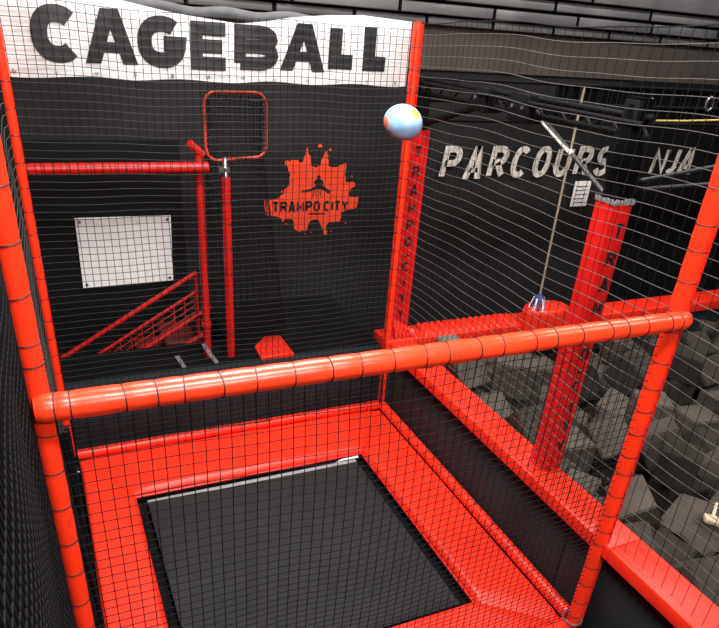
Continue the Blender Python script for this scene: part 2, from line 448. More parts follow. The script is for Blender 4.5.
# right net: from beside the camera to the far corner
ya, yb = -2.0, D
nu, nv = 76, 37
def f_right(i, j):
    y = ya + (yb - ya) * i / nu; z = .625 + (2.135 + .12 * max(0, 1 - (y + 2) / 4.4)) * j / nv
    e = math.sin(PI * min(max((y - ya) / (yb - ya), 0), 1)) ** .5
    # the net is pinched to the front right post
    pinch = min(1, abs(y) / .35)
    return (W + .004 + .018 * wob(y, z, 5) * e * pinch, y + .01 * wob(z, y, 3), z - .012 * abs(math.sin(y * 1.9)) * (j / nv) + .006 * wob(y * 2, z, 7))
t = thing('cage_net', 'large mesh net along the right side of the cage, in front of the foam pit', 'net', (W, .2, 0))
a, b = net(nu, nv, f_right, .0015, 5)
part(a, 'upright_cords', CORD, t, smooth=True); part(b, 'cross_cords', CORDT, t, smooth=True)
m = MB(); m.tube([f_right(i, nv) for i in range(nu + 1)], .003, 6); part(m, 'border_rope', CORD, t, smooth=True)

# back net
nu, nv = 53, 64
def f_back(i, j):
    x = .03 + (W - .06) * i / nu; z = .05 + 2.66 * j / nv
    e = math.sin(PI * i / nu)
    return (x + .006 * wob(z, x, 4) * e, D - .025 + .014 * wob(x, z, 9) * e, z - .012 * e * (j / nv) + .006 * wob(x * 2, z, 1))
t = thing('cage_net', 'mesh net across the far end of the cage, in front of the banner', 'net', (W/2, D - .02, 0))
a, b = net(nu, nv, f_back, .0019, 5)
part(a, 'upright_cords', CORD, t, smooth=True); part(b, 'cross_cords', CORDB, t, smooth=True)

# left nets: one bay inside the cage, one towards the camera
def left_net(ya, yb, nu, nv, mt, label):
    def f_left(i, j):
        y = ya + (yb - ya) * i / nu; z = .04 + 2.66 * j / nv
        pin = min(1, abs(y) / .25) * min(1, abs(y - D) / .25)
        return (-.022 - .004 * pin + .011 * wob(y * 1.0, z * 2.0, 8) * pin, y + .006 * wob(z, y, 2), z - .03 * abs(math.sin(y * 3.1)) + .006 * wob(y * 2, z, 4))
    t = thing('cage_net', label, 'net', (-.03, (ya + yb) / 2, 0))
    a, b = net(nu, nv, f_left, .0017, 5)
    part(a, 'upright_cords', CORD, t, smooth=True); part(b, 'cross_cords', mt, t, smooth=True)
    return t
left_net(.0, D, 56, 50, CORDT, 'net with overhead light coloured into its cross cords, between the two left posts, seen almost edge on')
t = left_net(-1.3, -.02, 46, 58, CORD, 'dense black net at the left edge nearest the camera, seen almost edge on')
m = MB()
for s in range(5):
    m.tube([(.044 + .012*math.sin(s*1.7 + z*5), .03 + .012*math.cos(s*2.1 + z*4), z) for z in [.02 + 1.66*i/40 for i in range(41)]], .0075, 6)
part(m, 'gathered_edge', CORD, t, smooth=True)

# ================================================================== CAGEBALL BANNER
t = thing('banner', 'long white banner reading CAGEBALL hung across the top of the far net', 'banner', (W/2, D + .035, 2.36))
top = [(-.02,2.74),(.3,2.745),(.55,2.745),(.7,2.722),(.85,2.70),(1.0,2.685),(1.233,2.668),(1.4,2.69),(1.55,2.72),(1.77,2.745),(2.0,2.760),(2.31,2.748)]
def topz(x):
    for (xa, za), (xb, zb) in zip(top, top[1:]):
        if x <= xb: return za + (zb - za) * max(0, (x - xa) / (xb - xa))
    return top[-1][1]
def bany(x, z): return D + .034 + .005 * math.sin(x * 7) * math.cos(z * 9) + .003 * math.sin(x * 19)
m = MB(); NX, NZ = 80, 8; vs = []; fs = []
for s in (0, .002):
    for i in range(NX + 1):
        x = -.02 + 2.352 * i / NX; lo = 2.358 + .028 * i / NX - .006 * math.sin(i * .35)
        for j in range(NZ + 1):
            z = lo + (topz(x) - lo) * j / NZ; vs.append((x, bany(x, z) + s, z))
k = (NX + 1) * (NZ + 1)
for i in range(NX):
    for j in range(NZ):
        q = (i*(NZ+1)+j, (i+1)*(NZ+1)+j, (i+1)*(NZ+1)+j+1, i*(NZ+1)+j+1); fs += [q, tuple(k + c for c in q[::-1])]
m.add(vs, fs); part(m, 'sheet', WHITE, t, smooth=True)
m = MB()
for ch, xa, xb, z0, z1, tk in [('C',.150,.400,2.430,2.696,.080),('A',.402,.672,2.436,2.694,.070),('G',.672,.930,2.428,2.680,.076),('E',.955,1.186,2.428,2.668,.068),('B',1.200,1.466,2.437,2.668,.070),('A',1.478,1.762,2.444,2.694,.072),('L',1.782,1.980,2.464,2.724,.082),('L',2.010,2.206,2.464,2.742,.082)]:
    letter(m, ch, xa, z0, xb - xa, z1 - z0, tk, (0, 0, 0), (1, 0, 0), (0, 0, 1), (0, -1, 0), .0008, shear=.03)
m.v = [(x, bany(x, z) - .0035 + (y if y > .0005 else y) * 1.0, z) for x, y, z in m.v]
part(m, 'lettering', INK, t)
for i in range(12):
    m = MB(); x = .05 + i * .2; m.tube([(x + .008*math.cos(q*PI/4), D + .028, 2.385 + .002*i + .008*math.sin(q*PI/4)) for q in range(8)], .0025, 5, closed=True)
    part(m, 'eyelet', STEEL, t, smooth=True)
# rolled dark fabric behind the banner
m = MB(); ps = []; rs = []
for i in range(31):
    x = .35 + 1.75 * i / 30; ps.append((x, D + .085, 2.735 - .03 * math.sin(PI * i / 30) + .008 * math.sin(i))); rs.append(.012 + .022 * math.sin(PI * min(1, (i + 1) / 31)) ** .7)
m.tube(ps, rs, 12)
o = part(m, 'rolled_fabric', mat('dark_grey_fabric', (.05, .05, .053), .9, noise=.2, nscale=15, bump=.3, bscale=30), t, smooth=True)
tag(o, 'dark grey fabric roll behind the banner')

# ================================================================== BALL
bl = bpy.data.meshes.new('ball'); bm = bmesh.new(); bmesh.ops.create_icosphere(bm, subdivisions=5, radius=.095)
for v in bm.verts: v.co.x *= 1.09; v.co.z *= .93
bm.to_mesh(bl); bm.free()
for p in bl.polygons: p.use_smooth = True
BM, tt, bb = nt('ball_skin'); bb.inputs['Roughness'].default_value = .35
tc = tt.nodes.new('ShaderNodeTexCoord'); last = None
base = tt.nodes.new('ShaderNodeTexNoise'); base.inputs['Scale'].default_value = 9; tt.links.new(tc.outputs['Object'], base.inputs['Vector'])
rp = tt.nodes.new('ShaderNodeValToRGB'); rp.color_ramp.elements[0].color = (.20, .40, .62, 1); rp.color_ramp.elements[1].color = (.34, .54, .74, 1)
rp.color_ramp.elements[0].position = .38; rp.color_ramp.elements[1].position = .62
tt.links.new(base.outputs['Fac'], rp.inputs['Fac']); last = rp.outputs['Color']
for c, rad, col in (((.058, -.06, .072), .040, (.80, .33, .04)), ((-.104, -.03, -.016), .034, (.80, .16, .07)), ((.02, .09, .03), .04, (.80, .33, .04)), ((-.02, .02, -.095), .035, (.80, .16, .07))):
    vm = tt.nodes.new('ShaderNodeVectorMath'); vm.operation = 'DISTANCE'; vm.inputs[1].default_value = c; tt.links.new(tc.outputs['Object'], vm.inputs[0])
    mr = tt.nodes.new('ShaderNodeMapRange'); mr.inputs['From Min'].default_value = rad * .8; mr.inputs['From Max'].default_value = rad * 1.1; mr.inputs['To Min'].default_value = 1; mr.inputs['To Max'].default_value = 0
    tt.links.new(vm.outputs['Value'], mr.inputs['Value'])
    mx = tt.nodes.new('ShaderNodeMixRGB'); mx.inputs['Color2'].default_value = (*col, 1); tt.links.new(mr.outputs['Result'], mx.inputs['Fac']); tt.links.new(last, mx.inputs['Color1']); last = mx.outputs['Color']
tt.links.new(last, bb.inputs['Base Color'])
bl.materials.append(BM)
o = bpy.data.objects.new('ball', bl); C.objects.link(o); o.location = (1.877, 1.6, 2.288); o.rotation_euler = (0, .12, -.35)
tag(o, 'light blue ball with orange patches flying in mid air before the far right post', 'ball')

# ================================================================== BEHIND THE CAGE
# guard rail with its posts
t = thing('guard_rail', 'glossy red padded rail on red posts behind the far net, under the banner', 'rail', (.5, 2.66, DK))
HB = 1.898
RX = 1.06
padded(t, (-.06, 2.60, 1.868), (RX, 2.60, 1.868), .033, [(i + .5) / 17 for i in range(17)], m=RED)
m = MB(); m.tube([(RX, 2.60, 1.868), (RX + .012, 2.60, 1.868)], .026, 14); part(m, 'end_cap', BLACKSTEEL, t)
for x in (-.03, 1.015):
    m = MB(); m.tube([(x, 2.664, DK), (x, 2.664, 1.95)], .027, 14); m.tube([(x, 2.664, .76), (x, 2.664, .79)], .036, 14)
    part(m, 'post', REDPAINT, t, smooth=True)
m = MB(); m.bar((.955, 2.64, 2.005), (1.04, 2.66, 1.93), .026, 12); part(m, 'bracket', REDPAINT, t, smooth=True)

# practice goal: pole, rim, net pouch
t = thing('goal_hoop', 'rounded square goal hoop with black net pouch on a red pole behind the far net', 'hoop', (1.185, 2.62, DK))
padded(t, (1.175, 2.62, DK), (1.175, 2.62, 1.80), .029, [.15, .33, .5, .64, .77, .88], m=RED, mname='pole')
m = MB(); m.tube([(1.175, 2.62, 1.80), (1.175, 2.63, 1.86), (1.19, 2.69, 1.9)], .016, 8); m.box((1.13, 2.61, 1.835), (1.2, 2.68, 1.86)); part(m, 'clamp', STEEL, t, smooth=True)
rim = []
hx0, hx1, hz0, hz1, rc = 1.068, 1.475, 1.905, 2.292, .075
for cx, cz, a0 in ((hx1 - rc, hz1 - rc, 90), (hx1 - rc, hz0 + rc, 0), (hx0 + rc, hz0 + rc, -90), (hx0 + rc, hz1 - rc, -180)):
    for i in range(7):
        a_ = math.radians(a0 - 90 * i / 6); rim.append((cx + rc*math.cos(a_), 2.70 - .05 * (cz > 2.1), cz + rc*math.sin(a_)))
rim = [(x, 2.70 + .02*math.sin(x*5), z - (.018 if (z > 2.28 and 1.2 < x < 1.3) else 0) - .012 * (x < 1.2 and z < 1.95)) for x, y, z in rim]
m = MB(); m.tube(rim, .0095, 10, closed=True); part(m, 'rim', GOALRIM, t, smooth=True)
m = MB()                       # pouch: mesh bag behind and below the rim
def pouch(u, z):
    w = .5 + .02*math.sin(z*7)
    x = 1.09 + .37 * (math.cos(u) * .5 + .5) + (.2 * max(0, 2.0 - z) / 1.4) * (.5 + .5*math.cos(u)); y = 2.80 + .11 * math.sin(u)
    return (x, y, z)
for k in range(34):
    u = 2*PI*k/34; m.tube([pouch(u, .62 + 1.63*i/20) for i in range(21)], .0022, 4, caps=False)
for k in range(34):
    z = .62 + 1.63*k/33; m.tube([pouch(2*PI*i/20, z) for i in range(20)], .0022, 4, closed=True)
part(m, 'net_pouch', CORD, t, smooth=True)
m = MB()
for k in range(14):
    x = hx0 + .05 + (hx1 - hx0 - .1)*k/13; m.tube([(x, 2.70, hz1 - .012), (x + .004, 2.705, hz1 - .04)], .004, 5)
for z in [hz0 + .05 + .3*k/9 for k in range(10)]:
    m.tube([(hx1 - .004, 2.70, z), (hx1 - .03, 2.71, z + .004)], .004, 5); m.tube([(hx0 + .004, 2.70, z), (hx0 + .03, 2.71, z + .004)], .004, 5)
m.tube([(hx0 + .05, 2.705, hz1 - .04), (hx1 - .04, 2.705, hz1 - .045)], .004, 5)
for s in (hx0 + .032, hx1 - .032): m.tube([(s, 2.71, hz0 + .04), (s + .01, 2.712, 2.1), (s, 2.71, hz1 - .04)], .008, 6)
part(m, 'lacing', TIE, t, smooth=True)

# stair railing going down to the left
t = thing('stair_railing', 'red mesh stair railing descending to the left behind the far net', 'railing', (.5, 3.05, -.1))
YR = 3.05
def L(xa, za, xb, zb, r, name, n=10):
    m = MB(); m.bar((xa, YR, za), (xb, YR, zb), r, n); return part(m, name, REDPAINT, t, smooth=True)
L(1.04, 1.025, -.42, .19, .017, 'handrail'); L(1.03, .875, -.42, .045, .012, 'mid_rail'); L(1.14, .745, -.2, -.01, .017, 'lower_rail')
L(1.09, .53, -.1, -.14, .022, 'stringer')
L(1.03, 1.025, 1.03, .45, .013, 'baluster')
m = MB()
for k in range(17):
    x = 1.02 - k * .082; z = .87 + (x - 1.03) * .572; m.bar((x, YR, z), (x, YR, z - .20), .0045, 6)
for k in range(1, 5): m.bar((1.03, YR, .87 - .05*k), (-.42, YR, .04 - .05*k), .0035, 6)
part(m, 'mesh_infill', REDPAINT, t)
m = MB()
for k in range(7): x = 1.0 - k*.2; z = .46 - k*.115; m.box((x - .22, YR + .03, z - .04), (x + .02, YR + .45, z))
t2 = part(m, 'tread', mat('dark_red_tread', (.12, .008, .008), .5), t, bevel=.005)

# white panel on the back wall
t = thing('notice_panel', 'blank white rectangular panel on the black back wall above the stair railing', 'panel', (.61, Y1 - .05, .79))
m = MB(); m.add([(.272, Y1 - .062, 1.325), (.962, Y1 - .062, 1.318), (.945, Y1 - .062, .80), (.262, Y1 - .062, .79), (.272, Y1 - .041, 1.325), (.962, Y1 - .041, 1.318), (.945, Y1 - .041, .80), (.262, Y1 - .041, .79)], [(0,1,2,3),(7,6,5,4),(0,4,5,1),(1,5,6,2),(2,6,7,3),(3,7,4,0)])
part(m, 'board', PAPER, t)
for x, z in ((.30, 1.30), (.935, 1.295), (.92, .825), (.29, .815)):
    m = MB(); m.tube([(x, Y1 - .066, z), (x, Y1 - .061, z)], .012, 10); part(m, 'screw', STEEL, t)

# buckle straps by the stair post
for k, (pts, lb) in enumerate((([(.772, 2.535, .61), (.792, 2.53, .57), (.815, 2.525, .523)], 'short pale grey strap end standing on the deck below the railing'),
                               ([(.965, 2.545, .675), (.985, 2.54, .63), (1.02, 2.53, .57), (1.05, 2.525, .523)], 'pale grey strap looped at the foot of the guard rail post'))):
    m = MB(); vs = []
    for p in pts:
        for dx, dz in ((-.014, 0), (.014, 0), (.014, .006), (-.014, .006)): vs.append((p[0] + dx, p[1], p[2] + dz))
    fs = [(0, 1, 2, 3), tuple(len(vs) - 4 + q for q in (3, 2, 1, 0))]
    for i in range(len(pts) - 1):
        for q in range(4): fs.append((4*i + q, 4*i + (q+1) % 4, 4*i + 4 + (q+1) % 4, 4*i + 4 + q))
    m.add(vs, fs); tag(m.build('strap', WEB), lb, 'strap')

# pads on the deck
def beam(name, label, segs, a, b, axis, mt=PADRED, holes=None):
    """padded beam split in sewn cushions along axis ('x' or 'y')"""
    t = thing(name, label, 'padded beam', ((a[0]+b[0])/2, (a[1]+b[1])/2, a[2]))
    for k in range(segs):
        lo, hi = list(a), list(b); i = 0 if axis == 'x' else 1
        lo[i] = a[i] + (b[i]-a[i])*k/segs + .0005; hi[i] = a[i] + (b[i]-a[i])*(k+1)/segs - .0005
        part(boxobj(lo, hi), 'cushion', mt, t, bevel=.010, segs=3)
    return t
t = thing('floor_pad', 'red perforated pad with one cut corner lying on the deck behind the far net', 'pad', (1.5, 2.68, DK))
m = MB(); m.prism([(1.362, 2.482), (1.62, 2.482), (1.62, 2.82), (1.495, 2.83), (1.372, 2.68)], (0, 0, DK + .03), (1, 0, 0), (0, 1, 0), (0, 0, 1), .03)
part(m, 'cushion', PADRED, t, bevel=.006)
for i in range(6):
    for j in range(7):
        x, y = 1.395 + i*.04, 2.51 + j*.042
        if y < 2.66 + (x - 1.37)*1.2 - .02 and y < 2.80:
            m = MB(); m.tube([(x, y, DK + .0295), (x, y, DK + .0315)], .009, 8); part(m, 'vent_hole', RED, t)

# ================================================================== FOAM PIT EDGE AND COLUMNS
BZ = .60
t = beam('pit_edge_beam', 'long red padded beam between the trampoline bay and the foam pit', 7, (W - .012, -1.9, BZ - .085), (2.565, 2.36, BZ), 'y')
m = MB()
for k in range(60):
    y = .12 + .0085*k
    m.tube([(2.375, y, BZ + .001), (2.46, y + .004, BZ + .0035), (2.555, y, BZ + .001)], .0022, 4)
part(m, 'texture_strip', ORANGE, t)
t = beam('pit_edge_beam', 'red padded beam along the far edge of the foam pit under the lettered wall', 9, (2.345, 2.375, BZ - .10), (7.2, 2.62, BZ), 'x')
m = MB(); N = 130; vs = []
for i in range(N + 1):
    x = 2.70 + (3.60 - 2.70)*i/N; h = .022*abs(math.sin(i*PI/9)) ** .6
    vs += [(x, 2.395, BZ - .004), (x, 2.41, BZ + .004 + h), (x, 2.59, BZ + .010 + h*.8), (x, 2.612, BZ - .004)]
m.add(vs, [(4*i + q, 4*i + 4 + q, 4*i + 5 + q, 4*i + 1 + q) for i in range(N) for q in range(3)])
part(m, 'pleated_cover', PADRED, t, smooth=True)
struct(boxobj((2.345, 2.40, -.1), (7.2, 2.60, BZ - .10)), 'trim_9', BLACKPANEL)
struct(boxobj((2.47, -1.9, -.2), (7.2, 2.40, -.02)), 'trim_10', CONC)              # floor of the foam pit

def column(label, x0, x1, y0, y1, z1, zb, seed, fringe, letters, lx, group=None):
    t = thing('padded_column', label, 'column', ((x0+x1)/2, (y0+y1)/2, BZ))
    m = MB(); n = 4                          # sleeve: a slightly soft box with vertical folds
    out = []
    for q in range(4):
        c = [(x0, y0), (x1, y0), (x1, y1), (x0, y1)]; a, b = Vector(c[q]), Vector(c[(q+1) % 4])
        for i in range(8):
            f = i / 8; p = a + (b - a)*f; nrm = Vector(((b-a).y, -(b-a).x)).normalized()
            out.append((p + nrm * (.004*math.sin(PI*f) + .0035*math.sin(f*PI*4 + q + seed)*(f > 0)), q))
    Z = 24; vs = []
    for k in range(Z + 1):
        z = BZ + (z1 - BZ)*k/Z
        sw = 1 + .05*max(0, 1 - (z - BZ)/.12) - .02*math.sin(k*1.3 + seed)*.3
        for p, q in out: vs.append(((x0+x1)/2 + (p.x - (x0+x1)/2)*sw, (y0+y1)/2 + (p.y - (y0+y1)/2)*sw, z))
    M = len(out); fs = [tuple(range(M))[::-1], tuple(Z*M + i for i in range(M))]
    for k in range(Z):
        for i in range(M): fs.append((k*M + i, k*M + (i+1) % M, (k+1)*M + (i+1) % M, (k+1)*M + i))
    m.add(vs, fs); part(m, 'sleeve', RED, t, smooth=True)
    m = MB(); m.box(((x0+x1)/2 - .045, (y0+y1)/2 - .045, z1 - .02), ((x0+x1)/2 + .045, (y0+y1)/2 + .045, zb)); part(m, 'steel_upright', BLACKSTEEL, t, bevel=.004)
    m = MB()
    for ch, z in letters: letter(m, ch, lx - .027 + (.019 if ch == 'I' else 0), z - .036, .054 if ch != 'I' else .016, .072 if ch != '-' else .06, .0125, (0, y0 - .0095, 0), (1, 0, 0), (0, 0, 1), (0, -1, 0), .006)
    part(m, 'lettering', INK, t)
    if fringe:
        m = MB(); m.tube([((x0+x1)/2 + .01*math.sin(q), (y0+y1)/2, z1 + .01 + (zb - z1)*q/8) for q in range(9)], [.055 + .026*math.sin(PI*min(1,q/6)) for q in range(9)], 12); part(m, 'black_wrap', WRAP, t, smooth=True)
        m = MB(); rnd = random.Random(seed)
        for k in range(26):
            f = k / 25; p = (x0 - .004 + (x1 - x0 + .008)*f, y0 - .004)
            m.tube([(p[0], p[1], z1 - .006 + rnd.uniform(-.006, .006)), (p[0] + rnd.uniform(-.006, .006), p[1] - .002, z1 + rnd.uniform(.006, .022))], .004, 5)
        for k in range(20):
            p = (x0 - .004, y0 + (y1 - y0)*k/19); m.tube([(p[0], p[1], z1 - .006), (p[0] - .003, p[1], z1 + rnd.uniform(.006, .018))], .004, 5)
        part(m, 'frayed_rim', WEB, t)
    else:
        m = MB()                              # loose folds gathered at the foot
        for k in range(6):
            m.tube([(x0 - .015 + .03*k, y0 - .02 - .012*k, BZ + .05 + .018*(5 - k)), (x0 + .03*k, y0 - .055, BZ + .02 + .012*(5 - k)), (x0 + .035*k, y0 - .085, BZ + .008)], [.02, .018, .012], 8)
        part(m, 'foot_folds', PADRED, t, smooth=True)
    return t
LZ = [('T',1.978),('R',1.845),('A',1.72),('M',1.597),('P',1.47),('O',1.345),('-',1.245),('C',1.153),('I',1.026),('T',.897),('Y',.772)]
column('slim red padded column with black letters TRAMPO CITY, standing behind the far right post', 2.44, 2.575, 2.50, 2.60, 2.115, 2.43, 1, False, LZ, 2.497)
column('red padded column lettered TRAMPO CITY rising from the long beam amid the foam pit edge', 2.44, 2.555, .56, .675, 2.105, 2.53, 2, True, LZ, 2.507)

# overhead ninja rig
t = thing('overhead_rig', 'black steel overhead rig joining the tops of the red columns, with pale brace', 'rig', (2.5, 2.55, 2.3))
m = MB()
for z, r in ((2.425, .016), (2.345, .016)):
    m.bar((2.5, 2.55, z), (2.5, .52, z + .043), r, 8)
m.bar((2.44, 2.55, 2.41), (2.44, .52, 2.445), .012, 8)
for k in range(11):
    y = 2.5 - k*.18; dz = (2.55 - y)*.021
    m.bar((2.5, y, 2.345 + dz), (2.5, y - .09, 2.425 + dz), .008, 6); m.bar((2.5, y - .09, 2.425 + dz), (2.5, y - .18, 2.345 + dz), .008, 6)
part(m, 'side_truss', BLACKSTEEL, t, smooth=True)
m = MB()
for z in (2.435, 2.30, 2.175): m.bar((2.45, 2.56, z), (7.2, 2.56, z), .015, 8)
for k in range(34):
    x = 3.65 + k*.105
    m.bar((x, 2.56, 2.435), (x, 2.56, 2.175), .008, 6)
part(m, 'back_truss', BLACKSTEEL, t, smooth=True)
m = MB(); m.box((3.66, 2.575, 2.18), (7.2, 2.59, 2.43)); part(m, 'truss_cloth', WRAP, t)
m = MB(); m.bar((2.5, 2.47, 2.16), (2.5, 1.77, 2.37), .020, 8); part(m, 'knee_brace', BLACKSTEEL, t, smooth=True)
m = MB(); m.bar((2.5, 1.36, 2.42), (2.5, .70, 2.12), .0115, 8); part(m, 'knee_brace', GREYPOLE, t, smooth=True)
m = MB(); m.bar((2.5, 1.24, 2.353), (2.5, .97, 2.242), .013, 10); part(m, 'brace_sleeve', LETTERW, t, smooth=True)
for a, b in (((2.43, 1.3, 2.33), (2.57, 1.46, 2.47)), ((2.44, 1.70, 2.33), (2.56, 1.82, 2.46))):
    part(boxobj(a, b), 'bracket', BLACKSTEEL, t, bevel=.006)
for y in (2.5, 1.78, 1.42, 1.33): 
    m = MB(); m.tube([(2.425, y, 2.405), (2.418, y, 2.405)], .010, 8); part(m, 'bolt', STEEL, t)
m = MB(); m.box((6.9, 2.5, -.02), (7.0, 2.6, 2.43)); part(m, 'upright', BLACKSTEEL, t)

# ninja course bits on the right
for k, (a, b, lb) in enumerate((((3.55, 1.5, 1.978), (6.6, 1.5, 2.36), 'upper of two dark grey course poles right of the lettered column'),
                                ((3.58, 1.5, 1.927), (6.6, 1.5, 2.02), 'lower of two dark grey course poles right of the lettered column'))):
    t = thing('course_pole', lb, 'pole', ((a[0]+b[0])/2, 1.5, a[2]), None)
    m = MB(); m.bar(a, b, .014, 10); part(m, 'tube', GREYPOLE, t, smooth=True)
    m = MB(); m.bar((a[0] - .012, 1.5, a[2]), (a[0] + .02, 1.5, a[2] + .002), .018, 10); part(m, 'end_stop', BLACKSTEEL, t, smooth=True)
t = thing('hanging_strap', 'yellow rope tied with a carabiner stretching off to the right over the pit', 'rope', (3.5, 1.5, 2.33))
m = MB(); m.tube([(3.47, 1.5, 2.335), (3.8, 1.5, 2.338), (4.2, 1.5, 2.35), (6.6, 1.5, 2.4)], .006, 6); part(m, 'line', YROPE, t, smooth=True)
m = MB(); m.tube([(3.47 + .022*math.cos(a_), 1.5, 2.375 + .04*math.sin(a_)) for a_ in [i*PI/6 for i in range(12)]], .006, 6, closed=True); part(m, 'knot_loop', YROPE, t, smooth=True)
m = MB(); m.tube([(3.49 + .01*math.cos(a_), 1.5, 2.43 + .028*math.sin(a_)) for a_ in [i*PI/6 for i in range(12)]], .004, 6, closed=True); part(m, 'carabiner', STEEL, t, smooth=True)
t = thing('carabiner', 'small steel carabiner hanging at the right edge above the yellow rope', 'carabiner', (4.0, 1.5, 2.45))
m = MB(); m.tube([(3.98 + .03*math.cos(a_), 1.5, 2.44 + .04*math.sin(a_)) for a_ in [i*PI/6 for i in range(12)]], .006, 6, closed=True); part(m, 'body', STEEL, t, smooth=True)
m = MB(); m.bar((4.005, 1.5, 2.42), (4.0, 1.5, 2.47), .005, 6); part(m, 'gate', BLACKSTEEL, t)

# climbing rope
t = thing('climbing_rope', 'thin tan rope hanging before the lettered wall with a blue and white end', 'rope', (3.5, 2.1, .9))
m = MB(); m.tube([(3.485, 2.1, 2.46), (3.487, 2.1, 2.0), (3.492, 2.1, 1.5), (3.50, 2.1, .99)], .0085, 8); part(m, 'line', ROPE, t, smooth=True)
m = MB(); rnd = random.Random(3)
for k in range(9):
    a_ = k*2*PI/9; m.tube([(3.50, 2.1, .995), (3.50 + .03*math.cos(a_), 2.1 + .03*math.sin(a_), .96), (3.50 + .05*math.cos(a_), 2.1 + .05*math.sin(a_), .885 + rnd.uniform(-.02, .02))], .011, 6)
part(m, 'blue_tassel', BLUE, t, smooth=True)
m = MB()
for k in range(5):
    a_ = k*2*PI/5 + 3.6; m.tube([(3.50 + .035*math.cos(a_), 2.1 + .035*math.sin(a_), .965), (3.50 + .062*math.cos(a_), 2.1 + .062*math.sin(a_), .87)], .009, 6)
part(m, 'white_tassel', PAPER, t, smooth=True)
m = MB(); m.bar((2.44, 2.1, 2.468), (3.6, 2.1, 2.468), .012, 8)
o = m.build('rope_bar', BLACKSTEEL, smooth=True); tag(o, 'black bar holding the top of the tan climbing rope', 'bar')

# padded half drum on the far beam, and a grey block beside it
t = thing('padded_drum', 'ribbed red padded half drum in front of the far beam, under the tan rope', 'pad', (3.83, 2.36, .42))
m = MB(); n = 72; vs = []
for zz, rr in ((.42, 1), (.72, 1), (.75, .97), (.765, .85)):
    for i in range(n):
        a_ = 2*PI*i/n; r = .215*rr*(1 + .05*abs(math.sin(i*PI/6)))
        vs.append((3.83 + r*math.cos(a_), 2.36 + r*.6*math.sin(a_), zz))
vs += [(3.83, 2.36, .42), (3.83, 2.36, .765)]
fs = []
for k in range(3):
    for i in range(n): fs.append((k*n+i, k*n+(i+1) % n, (k+1)*n+(i+1) % n, (k+1)*n+i))
for i in range(n): fs += [((i+1) % n, i, 4*n), (3*n+i, 3*n+(i+1) % n, 4*n+1)]
m.add(vs, fs); part(m, 'cover', PADRED, t, smooth=True)
o = boxobj((4.10, 2.28, .42), (4.36, 2.36, .70)).build('foam_slab', mat('grey_foam', (.17, .16, .14), .9, noise=.2, nscale=9), bevel=.01)
tag(o, 'grey foam slab leaning at the far beam beside the ribbed red drum', 'foam slab')
o = boxobj((2.78, 2.27, .44), (2.95, 2.37, .60)).build('foam_slab', mat('grey_foam_small', (.15, .14, .13), .9, noise=.2, nscale=9), bevel=.01)
tag(o, 'small grey foam slab in the far left corner of the pit beside the slim column', 'foam slab')

